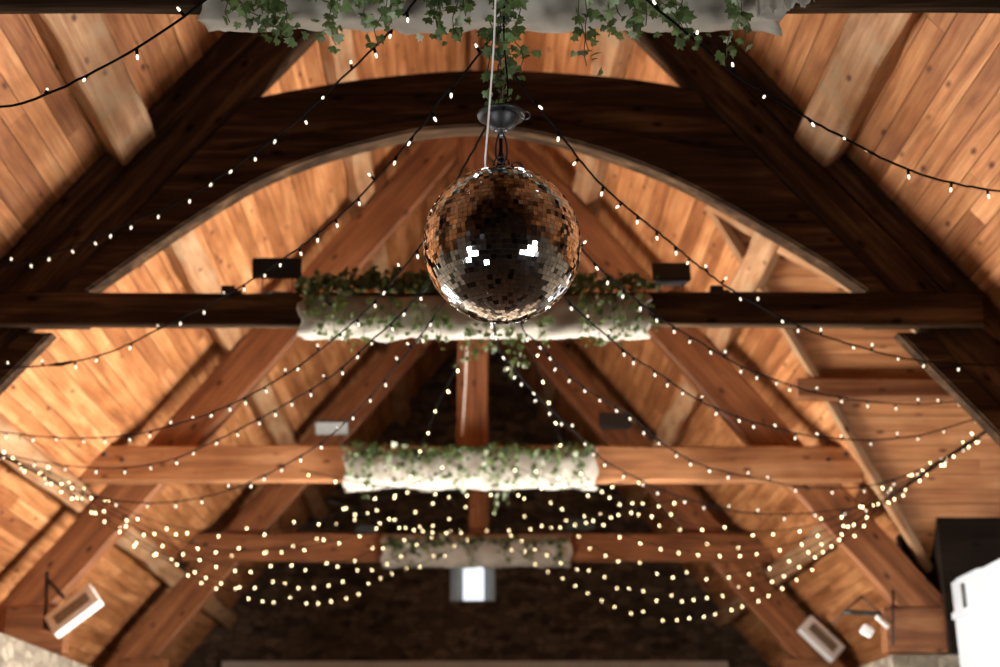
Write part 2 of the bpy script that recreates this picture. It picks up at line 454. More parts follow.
# collar with bowed top
top = smooth2([XH(*p) for p in ((230, 102), (300, 88), (380, 76), (484, 69), (590, 74), (660, 82), (726, 96))])
xl, hl = top[0]; xr, hr = top[-1]
bot = [(1.75, 4.53), (1.05, 4.67), (crown[0], crown[1]+.14), (-1.05, 4.67), (-1.75, 4.53)]
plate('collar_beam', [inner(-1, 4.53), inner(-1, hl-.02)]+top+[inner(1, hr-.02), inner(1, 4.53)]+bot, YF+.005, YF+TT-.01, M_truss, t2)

# --- truss 3 and 4
def plain_truss(y, label, kx, kw, xl, xr, tmat, pmat, tw):
    t = truss_root(y, label)
    timber('tie_beam', W(xl, y+tw/2, 3.225), W(xr, y+tw/2, 3.225), .35, tw, (0, 1, 0), tmat, t, bev=.015, rough=.008)
    for s in (-1, 1):
        principal(s, y+tw+.01, .41, 1.75, pmat, t)
        x0 = s*3.86; x1 = s*4.42
        timber('sole_piece', W(x0, y+tw+.09, 1.65), W(x1, y+tw+.09, 1.65), .42, .2, (0, 1, 0), M_oak, t)
        for dx in (.12, .3):
            bm = bmesh.new(); lathe(bm, [(.022, 0), (.022, .012), (.012, .02), (0, .02)], 10, M=Matrix.Translation(W(s*(3.3+dx), y, 3.22+dx*.3))@Matrix.Rotation(math.pi/2, 4, 'X'))
            meshobj('bolt', bm, M_black, t)
    timber('king_post', W(kx, y+tw+.08, 3.30), W(kx, y+tw+.08, AP-.2), kw, .16, (0, 1, 0), M_red, t)
    return t
plain_truss(Y3, 'orange-brown roof truss with a king post, second tie beam below the ball', -.03, .30, -3.80, 3.74, M_tie, M_red, .12)
plain_truss(Y4, 'farthest roof truss, red-brown tie beam just above the small end window', .05, .26, -3.72, 3.76, M_red, M_red, .12)

# ------------------------------------------------------------------ purlins
def purlin(side, h, y0, y1, label, d=.22, w=.26, mat=None):
    X = side*(AP-h)/SL
    c = Vector((X+side*NX*(.01+d/2), 0, h+NH*(.01+d/2)+CZ))
    a = Vector((c.x, y0, c.z)); b_ = Vector((c.x, y1, c.z))
    # thickness along slope normal
    o = timber('purlin', a, b_, w, d, (side*NX, 0, NH), mat or M_purl, None, bev=.02, rough=.014)
    o.rotation_euler = o.rotation_euler
    props(o, label, 'roof beam', 'purlins carrying the ceiling boards')
    return o
bays = [(-2.6, Y1+.15, 'in the bay nearest the camera'), (Y1+.2, Y2+.2, 'between the top-edge truss and the arched truss'),
        (Y2+.22, Y3+.22, 'just behind the arched truss'), (Y3+.24, Y4+.22, 'just behind the king post truss'), (Y4+.24, YE+.1, 'in the last bay before the stone end wall')]
for s in (-1, 1):
    sn = 'left' if s < 0 else 'right'
    for bi, (a, b_, wh) in enumerate(bays):
        for h, hn in ((2.83, 'lowest'), (4.50, 'middle'), (6.10, 'upper')):
            if s > 0 and bi == 2 and h < 3: continue
            wd = .34 if bi == 1 and h == 4.50 else .24
            purlin(s, h, a, b_, '%s %s purlin %s' % (hn, sn, wh), w=wd, d=.21)
# valley boards at the transept mouth
for sgn, nm, lb in ((1, 'far', 'pale valley timber on the far edge of the cross gable opening, right side'), (-1, 'near', 'pale valley timber on the near edge of the cross gable opening under the arch')):
    p0 = W((RA-HT)/SL, YT, HT)+Vector((-.03, 0, -.09)); hb = 2.35
    p1 = W((RA-hb)/SL, YT+sgn*KV*(HT-hb), hb)+Vector((-.03, 0, -.09))
    n_ = Vector((-NX, 0, -NH))
    o = timber('valley_rafter', p0, p1, .10 if sgn > 0 else .13, .09, n_, M_purl, None, rough=.006)
    props(o, lb, 'roof beam')
for sgn, w_ in ((1, 'far'), (-1, 'near')):
    hh = 3.75; y = YT+sgn*KV*(HT-hh)-sgn*.11
    o = timber('purlin', W(2.95 if sgn > 0 else 3.2, y, hh-.05), W(8.1, y, hh-.05), .18, .16, (0, 1, 0), M_oak, None)
    props(o, 'crosswise purlin under the %s slope of the cross gable on the right' % w_, 'roof beam', 'purlins of the cross gable')
o = timber('ridge_beam', W(0, -2.6, RA-.16), W(0, YE+.1, RA-.16), .2, .1, (1, 0, 0), M_oak, None)
props(o, 'long ridge beam where the two boarded slopes meet', 'roof beam')

# ------------------------------------------------------------------ shell
def wallbox(name, boxes, mat):
    bm = bmesh.new()
    for bx_ in boxes: addbox(bm, *bx_)
    o = meshobj(name, bm, mat); o['kind'] = 'structure'; return o
HW = 1.42+CZ
XI, XO = 3.9, 5.1
wallbox('floor', [(-5.1, 8.3, -3.2, YE+.6, -.15, 0)], M_floor)
DA, DB, DH = 9.3, 12.9, 2.55       # left doors
wallbox('wall_left', [(-XO, -XI, -3.2, DA, 0, HW), (-XO, -XI, DB, YE+.6, 0, HW), (-XO, -XI, DA, DB, DH, HW)], M_stonel)
wallbox('wall_right', [(XI, XO, -3.2, 9.2, 0, HW), (XI, XO, 13.25, YE+.6, 0, HW)], M_stonel)
M_shadebd = wood('tarred_boards', srgb(22, 17, 14), srgb(34, 26, 20), srgb(46, 36, 28), axis=0, spec=.1)  # shade of the unlit transept recess put into the board colour
wallbox('wall_transept_far', [(XO, 8.3, 13.25, 13.6, 0, 2.75+CZ)], M_shadebd)
bm = bmesh.new(); addbox(bm, 4.43, 8.3, 13.18, 13.5, HW, 2.85+CZ); addbox(bm, 4.15, 4.43, 13.45, 13.6, HW+.3, 2.6+CZ); o = meshobj('wall_transept_upper', bm, M_shadebd); o['kind'] = 'structure'
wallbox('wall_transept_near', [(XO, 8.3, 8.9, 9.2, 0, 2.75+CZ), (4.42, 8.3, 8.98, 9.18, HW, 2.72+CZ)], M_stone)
bm = bmesh.new()
A = [(8.1, 8.9, 0), (8.1, 13.6, 0), (8.1, 13.6, 2.3+CZ), (8.1, YT, HT+CZ+.1), (8.1, 8.9, 2.3+CZ)]
f = bm.faces.new([bm.verts.new(p) for p in A]); r = bmesh.ops.extrude_face_region(bm, geom=[f])
bmesh.ops.translate(bm, vec=(.25, 0, 0), verts=[v for v in r['geom'] if isinstance(v, bmesh.types.BMVert)])
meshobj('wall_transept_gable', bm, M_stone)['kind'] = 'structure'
# end walls
def gable(name, y0, y1, mat, hole=None, h0=0.0):
    bm = bmesh.new()
    def col(x0, x1, zb, zt=None):
        def rt(x): return min(RA-SL*abs(x)+CZ+.05, RA+CZ)
        vs = []
        for y in (y0, y1):
            vs.append([bm.verts.new(p) for p in ((x0, y, zb), (x1, y, zb), (x1, y, zt if zt else rt(x1)), (x0, y, zt if zt else rt(x0)))])
        a, c = vs
        bm.faces.new(a); bm.faces.new(c[::-1])
        for i in range(4): bm.faces.new((a[i], c[i], c[(i+1) % 4], a[(i+1) % 4]))
    if hole:
        hx0, hx1, hz0, hz1 = hole
        col(-5.1, hx0, h0); col(hx1, 5.1, h0)
        col(hx0, 0, hz1); col(0, hx1, hz1); col(hx0, hx1, h0, hz0)
    else:
        col(-5.1, 0, h0); col(0, 5.1, h0)
    o = meshobj(name, bm, mat); o['kind'] = 'structure'; return o
LEDGE = at(400, 662, YE).z
pw0 = at(450, 601, YE); pw1 = at(495, 560, YE)
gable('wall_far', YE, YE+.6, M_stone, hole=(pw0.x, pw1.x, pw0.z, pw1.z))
gable('wall_near', -3.2, -2.7, M_stone)
wallbox('trim_1', [(-3.9, 3.9, YE-.12, YE, LEDGE-1.2, LEDGE)], M_plaster)
# end window
wn = empty('window_1', (pw0.x, YE+.3, pw0.z), 'small bright window in the dark stone end wall', 'window'); wn['kind'] = 'structure'
del wn['category']
g0 = at(463, 600, YE+.3); g1 = at(484, 561, YE+.3)
bm = bmesh.new()
def frame(bm, x0, x1, z0, z1, y0, y1, w):
    for b_ in ((x0, x0+w, z0, z1), (x1-w, x1, z0, z1), (x0+w, x1-w, z0, z0+w), (x0+w, x1-w, z1-w, z1)):
        bevbox(bm, b_[0], b_[1], y0, y1, b_[2], b_[3], .006)
frame(bm, g0.x-.05, g1.x+.05, pw0.z, pw1.z, YE+.28, YE+.34, .05); meshobj('window_frame', bm, simple('grey_frame', srgb(110, 116, 114), .7), wn)
bm = bmesh.new()
ya_, yb_ = YE+.01, YE+.30; I_ = [(g0.x-.02, pw0.z+.04), (g1.x+.02, pw0.z+.04), (g1.x+.02, pw1.z-.03), (g0.x-.02, pw1.z-.03)]; O_ = [(pw0.x, pw0.z), (pw1.x, pw0.z), (pw1.x, pw1.z), (pw0.x, pw1.z)]
for k_ in range(4):
    a_, b_ = k_, (k_+1) % 4
    vs = [bm.verts.new(p) for p in ((O_[a_][0], ya_, O_[a_][1]), (O_[b_][0], ya_, O_[b_][1]), (I_[b_][0], yb_-.03, I_[b_][1]), (I_[a_][0], yb_-.03, I_[a_][1]))]
    bm.faces.new(vs)
o = meshobj('splay', bm, simple('pale_plaster', srgb(190, 200, 196), .9), wn)
bm = bmesh.new()
addbox(bm, pw0.x, g0.x-.05, YE+.25, YE+.36, pw0.z, pw1.z); addbox(bm, g1.x+.05, pw1.x, YE+.25, YE+.36, pw0.z, pw1.z); meshobj('reveal', bm, simple('grey_plaster', srgb(120, 126, 122), .9), wn)
bm = bmesh.new(); addbox(bm, g0.x, g1.x, YE+.30, YE+.32, pw0.z+.05, pw1.z-.05); meshobj('pane', bm, M_skyw, wn)

M_bounce = wood('pale_dance_floor', srgb(176, 160, 138), srgb(200, 186, 164), srgb(220, 208, 188), axis=0, rough=.35)  # pale floor added out of view to bounce light onto ball and beams
bm = bmesh.new(); bevbox(bm, -3.6, 3.6, 8.0, 16.0, 0.0, .05, .01)
props(meshobj('dance_floor', bm, M_bounce), 'pale wooden dance floor below the frame, mirrored in the underside of the ball', 'dance floor')
# glazed side doors (below the frame): the daylight of the room
def glazed(name, x, y0, y1, z1, face, n, em):
    d = empty(name, (x, (y0+y1)/2, 0), 'white framed glazed doors letting in daylight', 'door'); d['kind'] = 'structure'; del d['category']
    bm = bmesh.new()
    for i in range(n+1):
        yy = y0+(y1-y0)*i/n
        bevbox(bm, x-.04, x+.04, max(y0, yy-.05), min(y1, yy+.05), 0.01, z1, .006)
    bevbox(bm, x-.04, x+.04, y0, y1, 0.01, .22, .006); bevbox(bm, x-.04, x+.04, y0, y1, z1-.1, z1-.005, .006)
    meshobj('door_frame', bm, M_white, d)
    for i in range(n):
        a = y0+(y1-y0)*i/n+.06; b_ = y0+(y1-y0)*(i+1)/n-.06
        bm = bmesh.new(); addbox(bm, x-.008, x+.008, a, b_, .23, z1-.11); meshobj('pane', bm, em, d)
    return d
glazed('door_1', -4.3, DA, DB, DH, 1, 4, M_sky)

# white boarded partition across the transept mouth
XP = 4.47; HP = 2.08+CZ
pt = empty('boarded_partition', (XP, 11.2, 0), 'bright white painted boarded partition in the bottom right corner', 'partition')
bm = bmesh.new()
zb = 2.2
k = 0; y = 9.25
while y < 13.1:
    y2 = min(13.1, y+.62); bevbox(bm, XP, XP+.05, y, y2-.008, zb, HP-(.0 if k % 2 else .015), .004); y = y2; k += 1
addbox(bm, XP+.02, XP+.07, 9.25, 13.1, zb, HP-.03)
M_panel = simple('bluish_white_paint', srgb(186, 194, 200), .5, var=.04, scale=3); meshobj('boarding', bm, M_panel, pt)
bm = bmesh.new(); bevbox(bm, XP-.035, XP-.002, 9.25, 13.08, HP-.36, HP-.30, .006); meshobj('rail', bm, M_panel, pt)
bm = bmesh.new(); bevbox(bm, XP-.03, XP-.002, 12.72, 12.76, HP-.32, HP-.08, .005); meshobj('handle', bm, M_steel, pt)
bm = bmesh.new(); bevbox(bm, XP-.05, XP+.07, 9.25, 13.12, zb-.1, zb, .01); meshobj('lower_rail', bm, M_white, pt)
bm = bmesh.new()
for yy in (9.3, 11.2, 13.05): bevbox(bm, XP-.03, XP+.07, yy-.05, yy+.05, 0, zb-.1, .006)
meshobj('post', bm, M_white, pt)
for n_, sx in ((2, -1), (3, 1)):  # side windows added out of view to light the near linen and ivy
    d = empty('window_%d' % n_, (sx*3.88, 1.6, .9), 'white framed side window', 'window'); d['kind'] = 'structure'; del d['category']
    bm = bmesh.new()
    for ya2, yb2, za2, zb2 in ((.9, .98, .8, 2.2), (2.22, 2.3, .8, 2.2), (.98, 2.22, .8, .88), (.98, 2.22, 2.12, 2.2), (1.57, 1.63, .88, 2.12)):
        bevbox(bm, sx*3.88-.04, sx*3.88+.02, ya2, yb2, za2, zb2, .006)
    meshobj('window_frame', bm, M_white, d)
    bm = bmesh.new(); addbox(bm, sx*3.885-.008, sx*3.885+.008, .98, 2.22, .88, 2.12); meshobj('pane', bm, M_addpane, d)
glazed('door_2', 6.6, 9.25, 13.2, 2.6, -1, 4, M_sky)

# ------------------------------------------------------------------ linen wraps
def linen(name, x0, x1, yf, depth, htop, hbot, label, sag=.03, seed=0):
    bm = bmesh.new(); n = int((x1-x0)/.025); m = 28; rings = []
    for i in range(n+1):
        x = x0+(x1-x0)*i/n; ring = []
        fold = noise.noise(Vector((x*3.0, seed, 0)))
        for k in range(m):
            a = k/m*math.tau
            cx, cz = math.cos(a), math.sin(a)
            p = 4.5 if seed == 1 else 2.4; rr = (abs(cx)**p+abs(cz)**p)**(-1/p)
            y = yf+depth/2+cx*rr*depth/2; h = (htop+hbot)/2+cz*rr*(htop-hbot)/2
            wv = noise.noise(Vector((x*7+a*.8, a*1.3, seed*5.1)))*.02+noise.noise(Vector((x*19+a*1.5, a*2.0, seed)))*.010+abs(math.sin(x*9+seed+2.2*a+fold*3))*.012
            low = max(0, -cz)
            h2 = h-low*(sag*(.5+fold)+wv); y2 = y+(1 if cx > 0 else -1)*wv*(abs(cx)**.5)
            e = max(0, 1-min(i, n-i)/4.0)
            ring.append(bm.verts.new((x+e*.02*math.sin(a*5+seed), y2, h2+CZ+e*.012*math.sin(a*7))))
        rings.append(ring)
    for A, B in zip(rings, rings[1:]):
        for k in range(m):
            f = bm.faces.new((A[k], A[(k+1) % m], B[(k+1) % m], B[k])); f.smooth = True
    o = meshobj(name, bm, M_linen, None, smooth=True)
    mod = o.modifiers.new('thick', 'SOLIDIFY'); mod.thickness = .006
    return props(o, label, 'cloth', 'linen wraps on the tie beams')
def xat(u, v, y): return at(u, v, y).x
linen('linen_wrap', xat(200, 15, Y1), xat(782, 15, Y1), Y1-.05, .19, 3.45, 3.035, 'grey linen cloth wrapped around the nearest tie beam at the top edge', seed=1, sag=.012)
linen('linen_wrap', xat(301, 310, Y2), xat(648, 310, Y2), Y2-.09, .26, 3.36, 3.095, 'white linen wrapped around the black tie beam behind the mirror ball', seed=2, sag=.03)
linen('linen_wrap', xat(345, 470, Y3), xat(596, 470, Y3), Y3-.09, .32, 3.40, 3.01, 'white linen wrapped around the orange tie beam with ivy trails', seed=3, sag=.03)
linen('linen_wrap', xat(382, 550, Y4), xat(571, 550, Y4), Y4-.09, .32, 3.40, 3.01, 'off-white linen wrapped around the farthest tie beam above the end window', seed=4, sag=.04)
# frayed gathered end hanging from the near wrap
bm = bmesh.new(); n = 60; rows = 10; g = []
for j in range(rows+1):
    r_ = []
    for i in range(n+1):
        u = i/n; t = j/rows
        x = xat(757, 10, Y1-.07)+u*.20+.03*t*(u-.3); y = Y1-.09+.028*math.sin(u*24)*(.2+t)*.45+.004*math.sin(u*51)
        z = 3.12+CZ-t*(.135-.05*u+.006*math.sin(u*24+.8)+.005*math.sin(u*90))
        r_.append(bm.verts.new((x, y, z)))
    g.append(r_)
for j in range(rows):
    for i in range(n): bm.faces.new((g[j][i], g[j][i+1], g[j+1][i+1], g[j+1][i])).smooth = True
o = meshobj('cloth_tail', bm, M_linen, None, smooth=True); o.modifiers.new('t', 'SOLIDIFY').thickness = .003
props(o, 'gathered frayed cloth end hanging at the right end of the nearest linen wrap', 'cloth')

# ------------------------------------------------------------------ ivy
LEAF = [(0, 0), (.28, -.12), (.52, .10), (.36, .30), (.46, .62), (.20, .58), (0, 1.0), (-.20, .58), (-.46, .62), (-.36, .30), (-.52, .10), (-.28, -.12)]
def add_leaf(bm, lay, p, d, nrm, s, pid):
    d = d.normalized(); nrm = (nrm-d*nrm.dot(d)).normalized(); sd = d.cross(nrm)
    c = bm.verts.new(p+d*s*.38+nrm*s*.06)
    vs = []
    for x, y in LEAF:
        vs.append(bm.verts.new(p+sd*(x*s)+d*(y*s)-nrm*(abs(x)*s*.25)))
    for i in range(len(vs)):
        f = bm.faces.new((c, vs[i], vs[(i+1) % len(vs)])); f[lay] = pid
def ivy(name, paths, label, group=None, leaf=.055, dens=.028, spread=.03, light=.55, cat='ivy'):
    root = empty(name, paths[0][0], label, cat, group)
    bs = bmesh.new(); bl = bmesh.new(); lay = bl.faces.layers.float.new('pid')
    for pts in paths:
        sp = spline(pts, dens)
        tube(bs, sp[::2] if len(sp) > 6 else sp, .0022, 5)
        for i, p in enumerate(sp):
            for _ in range(1 if R.random() < .75 else 2):
                off = Vector((R.gauss(0, 1), R.gauss(0, .8), R.gauss(0, .7)))*spread
                d = Vector((R.gauss(0, .7), R.gauss(0, .5), R.gauss(-.7, .5)))
                nn = Vector((R.gauss(0, .5), R.gauss(-1, .5), R.gauss(.1, .6)))
                s = leaf*R.uniform(.55, 1.15)*(1-.35*i/len(sp))
                add_leaf(bl, lay, p+off, d, nn, s, min(1, max(0, R.gauss(light, .27))))
    meshobj('vine_stem', bs, M_vine, root); meshobj('foliage', bl, M_leaf, root)
    return root
def hang(u, v0, v1, y, drift=0, wob=.02):
    a = at(u, v0, y); b_ = at(u+drift, v1, y); n = max(3, int((a-b_).length/.08)+2); out = []
    for i in range(n):
        t = i/(n-1); p = a.lerp(b_, t)
        out.append(p+Vector((R.uniform(-wob, wob), R.uniform(-wob, wob*.5), 0)))
    return out
ordw = ['first', 'second', 'third', 'fourth', 'fifth', 'sixth', 'seventh', 'eighth', 'ninth', 'tenth', 'eleventh', 'twelfth', 'thirteenth', 'fourteenth', 'fifteenth', 'sixteenth']
near = [(222, -30, 26, 6), (250, -20, 40, 20), (272, -30, 44, 10), (325, -25, 44, 8), (366, -30, 16, 0), (385, -10, 46, -10), (425, -30, 36, 10), (460, -25, 36, -8), (572, -30, 66, 14), (607, -30, 36, 6), (636, -10, 40, 2), (672, -20, 46, 12), (738, -25, 64, -8)]
for i, (u, a, b_, dr) in enumerate(near):
    y = Y1-.12
    paths = [hang(u, a, b_, y, dr)]
    if b_ > 34: paths.append(hang(u+9, a, b_-14, y, dr*.5))
    if i in (1, 2, 6, 11): paths.append(hang(u-8, a+20, b_-6, y-.02, dr+14))
    ivy('ivy_trail', paths, 'ivy trail on the nearest tie beam, %s from the left' % ordw[i], 'ivy trails on the nearest tie beam', leaf=.062, dens=.034, spread=.022)
ivy('ivy_bunch', [hang(500, -30, 108, 4.55, 2, .03), hang(510, 0, 100, 4.62, -6, .03), hang(492, 20, 80, 4.62, -2, .02), hang(516, 10, 70, 4.6, 6, .02)],
    'dense ivy bunch wound around the chain above the mirror ball', leaf=.058, dens=.024, spread=.022, light=.4)
def garland(u0, u1, v, y, label, n=3, dens=.022, up=6):
    paths = []
    for k in range(n):
        pts = []; m = 14
        for i in range(m+1):
            p = at(u0+(u1-u0)*i/m, v+R.uniform(-up, up*.6), y-.04+k*.045); pts.append(p+Vector((0, 0, R.uniform(-.01, .03))))
        paths.append(pts)
    ivy('ivy_garland', paths, label, 'ivy garlands lying on the tie beams', leaf=.066, dens=dens, spread=.035, light=.3)
garland(306, 648, 284, Y2-.07, 'dark ivy garland lying along the top of the black tie beam behind the ball', 5, .017, 7)
garland(352, 592, 453, Y3-.09, 'ivy garland lying along the top of the orange tie beam', 5, .018, 5)
garland(388, 568, 544, Y4-.09, 'ivy garland lying along the top of the farthest tie beam', 4, .025, 4)
ta = [(307, 285, 318, 2), (322, 290, 338, 6), (338, 280, 345, 10), (372, 300, 340, -8), (392, 300, 340, 6), (415, 300, 340, 8), (437, 305, 345, 4), (467, 325, 366, -4), (488, 322, 350, 4), (512, 325, 372, -4), (540, 310, 345, 6), (582, 285, 344, 8), (604, 280, 346, -6), (618, 290, 338, 8), (640, 295, 336, -6)]
for i, (u, a, b_, dr) in enumerate(ta):
    ivy('ivy_trail', [hang(u, a, b_, Y2-.12, dr), hang(u+5, a+6, b_-8, Y2-.13, -dr)], 'ivy trail over the linen behind the ball, %s from the left' % ordw[i], 'ivy trails on the black tie beam', leaf=.058, dens=.035, spread=.03, light=.68)
tb = [(352, 450, 484, 4), (366, 452, 494, -2), (386, 446, 478, 6), (405, 448, 484, -4), (425, 450, 482, 6), (448, 444, 486, 4), (462, 455, 486, 0), (484, 446, 486, 10), (500, 455, 512, -6), (512, 444, 490, 8), (536, 450, 484, 0), (556, 446, 488, 6), (578, 450, 486, 6)]
for i, (u, a, b_, dr) in enumerate(tb):
    ivy('ivy_trail', [hang(u, a, b_, Y3-.12, dr), hang(u+3, a+2, b_-8, Y3-.13, -dr)], 'ivy trail on the orange tie beam, %s from the left' % ordw[i], 'ivy trails on the orange tie beam', leaf=.065, dens=.045, spread=.03, light=.6)
tc_ = [(392, 540, 562, 2), (412, 541, 566, -2), (432, 540, 560, 3), (470, 540, 564, -2), (505, 540, 566, 3), (530, 541, 560, -3), (555, 540, 566, 2)]
for i, (u, a, b_, dr) in enumerate(tc_):
    ivy('ivy_trail', [hang(u, a, b_, Y4-.12, dr), hang(u+4, a, b_-4, Y4-.13, dr)], 'blurred ivy trail on the farthest tie beam, %s from the left' % ordw[i], 'ivy trails on the farthest tie beam', leaf=.07, dens=.05, spread=.035, light=.4)

# ------------------------------------------------------------------ mirror ball
YB = 4.6; bc = at(502, 245, YB); BR = .283
ball = empty('mirror_ball', bc, 'large silver mirror ball hanging in the middle of the roof', 'mirror ball')
bm = bmesh.new(); bmesh.ops.create_icosphere(bm, subdivisions=5, radius=BR-.004)
meshobj('ball_core', bm, simple('grout', srgb(30, 27, 25), .6), ball, smooth=True, loc=bc)
bm = bmesh.new(); lay = bm.faces.layers.float.new('pid'); rows = 50
for j in range(rows):
    a0 = math.pi*j/rows-math.pi/2; a1 = math.pi*(j+1)/rows-math.pi/2; am = (a0+a1)/2
    nt_ = max(4, int(round(math.tau*BR*math.cos(am)/(math.pi*BR/rows)))); ph = R.random()*math.tau
    hs = math.pi*BR/rows/2*.94
    for i in range(nt_):
        b0 = ph+math.tau*i/nt_
        n_ = Vector((math.cos(am)*math.cos(b0), math.cos(am)*math.sin(b0), math.sin(am)))
        nn = (n_+Vector((R.gauss(0, 1), R.gauss(0, 1), R.gauss(0, 1)))*.042)
        if R.random() < .06: nn += Vector((R.gauss(0, 1), R.gauss(0, 1), R.gauss(0, 1)))*.12
        nn.normalize()
        e = Vector((-math.sin(b0), math.cos(b0), 0)); e = (e-nn*e.dot(nn)).normalized(); u_ = nn.cross(e)
        wy = math.pi*BR*math.cos(am)/nt_*.94; c = n_*(BR)
        vs = [bm.verts.new(c+e*sx*wy+u_*sy*hs) for sx, sy in ((-1, -1), (1, -1), (1, 1), (-1, 1))]
        vb = [bm.verts.new(c-n_*.006+e*sx*wy+u_*sy*hs) for sx, sy in ((-1, -1), (1, -1), (1, 1), (-1, 1))]
        pid = R.random()
        for f in [bm.faces.new(vs)]+[bm.faces.new((vs[k], vb[k], vb[(k+1) % 4], vs[(k+1) % 4])) for k in range(4)]: f[lay] = pid
me = bpy.data.meshes.new('mirror_tiles'); bm.to_mesh(me); bm.free(); me.materials.append(M_mirror)
o = bpy.data.objects.new('mirror_tiles', me); o.location = bc; link(o, ball)
# cap plate, hoop
bm = bmesh.new(); lathe(bm, [(.0, BR-.01), (.05, BR-.008), (.05, BR+.004), (.03, BR+.010), (0, BR+.012)], 24); meshobj('cap_plate', bm, M_steel, ball, loc=bc)
bm = bmesh.new()
tube(bm, [(.028*math.cos(a)*1.0, 0, BR+.035+.033*math.sin(a)) for a in [k*math.tau/20 for k in range(20)]], .0035, 8, closed=True)
meshobj('hanging_loop', bm, M_black, ball, loc=bc)
bm = bmesh.new()
tube(bm, [(.055+.02*math.cos(a), -.02, BR+.014+.02*math.sin(a)) for a in [k*math.pi/12-.2 for k in range(14)]], .003, 8)
meshobj('side_ring', bm, M_black, ball, loc=bc)
# motor
mz = at(501, 122, YB); mt = empty('ball_motor', Vector((bc.x, YB, mz.z-.03)), 'round black mirror ball motor with brim above the ball', 'motor')
bm = bmesh.new()
zb0 = mz.z-.035
lathe(bm, [(0, 0), (.025, 0), (.034, .006), (.052, .020), (.066, .046), (.070, .060), (.0, .062)], 32, M=Matrix.Translation((bc.x, YB, zb0)))
meshobj('housing', bm, M_black, mt)
bm = bmesh.new()
lathe(bm, [(.060, .052), (.088, .056), (.090, .062), (.088, .066), (0, .070)], 32, M=Matrix.Translation((bc.x, YB, zb0)))
meshobj('brim', bm, M_black, mt)
bm = bmesh.new(); lathe(bm, [(0, -.004), (.022, -.004), (.024, 0), (0, .001)], 20, M=Matrix.Translation((bc.x, YB, zb0))); 
lathe(bm, [(0, -.028), (.008, -.028), (.008, -.003), (0, -.003)], 12, M=Matrix.Translation((bc.x, YB, zb0))); meshobj('spindle', bm, M_steel, mt)
bm = bmesh.new()
tube(bm, [(bc.x+.09+.016*math.cos(a), YB-.02, zb0+.052+.016*math.sin(a)) for a in [k*math.tau/16 for k in range(16)]], .003, 6, closed=True); meshobj('side_ring', bm, M_steel, mt)
# carabiner linking motor and ball
ztop = zb0-.02; zlow = bc.z+BR+.055
bm = bmesh.new(); H_ = (ztop-zlow)/2+.012; zc_ = (ztop+zlow)/2
pts = []
for k in range(28):
    a = k*math.tau/28; pts.append((bc.x+(.015+.011*(-math.sin(a)*.5+.5))*math.cos(a), YB, zc_+H_*math.sin(a)))
tube(bm, pts, .0042, 8, closed=True); 
o = meshobj('carabiner', bm, M_black, None); props(o, 'black carabiner between the motor and the mirror ball', 'carabiner')
# chain
bm = bmesh.new(); z = zb0+.07; k = 0
while z < 3.2+CZ:
    c = Vector((bc.x+.0*k, YB, z+.017)); pts = []
    for i in range(14):
        a = i*math.tau/14; x = .0105*math.cos(a); zz = .012*math.copysign(1, math.sin(a))*(1 if abs(math.sin(a)) > .3 else 0)+.011*math.sin(a)
        pts.append(c+(Vector((x, 0, zz)) if k % 2 else Vector((0, x, zz))))
    tube(bm, pts, .0028, 6, closed=True); z += .034; k += 1
o = meshobj('hanging_chain', bm, M_black); props(o, 'black link chain running up from the motor in front of the near linen', 'chain')
bm = bmesh.new(); tube(bm, [(bc.x, YB, 3.2+CZ-.02), (bc.x, YB+.04, 3.2+CZ+.05), (bc.x, YB+.12, 3.2+CZ+.24), (bc.x, YB+.3, 3.2+CZ+.26), (bc.x, YB+.4, 3.2+CZ+.2)], .006, 8)
o = meshobj('beam_hook', bm, M_black); props(o, 'black hook over the nearest tie beam carrying the ball chain, above the frame', 'hook')
def cable(name, pts, r, mat, label, cat='cable'):
    bm = bmesh.new(); tube(bm, spline(pts, .04), r, 8); o = meshobj(name, bm, mat); return props(o, label, cat)
cable('power_cord', [at(496, -20, 4.5), at(494, 40, 4.49), at(491, 85, 4.48), at(488, 125, 4.47), at(485, 163, 4.47), at(487, 172, 4.5)], .0036, M_whitecord, 'thin white cord running down past the motor to the top of the ball', 'cord')
cable('power_cord', [at(505, -20, 4.55), at(504, 40, 4.53), at(508, 90, 4.52), at(503, 110, 4.52)], .003, M_blackcable, 'thin black cord hanging beside the ball chain', 'cord')

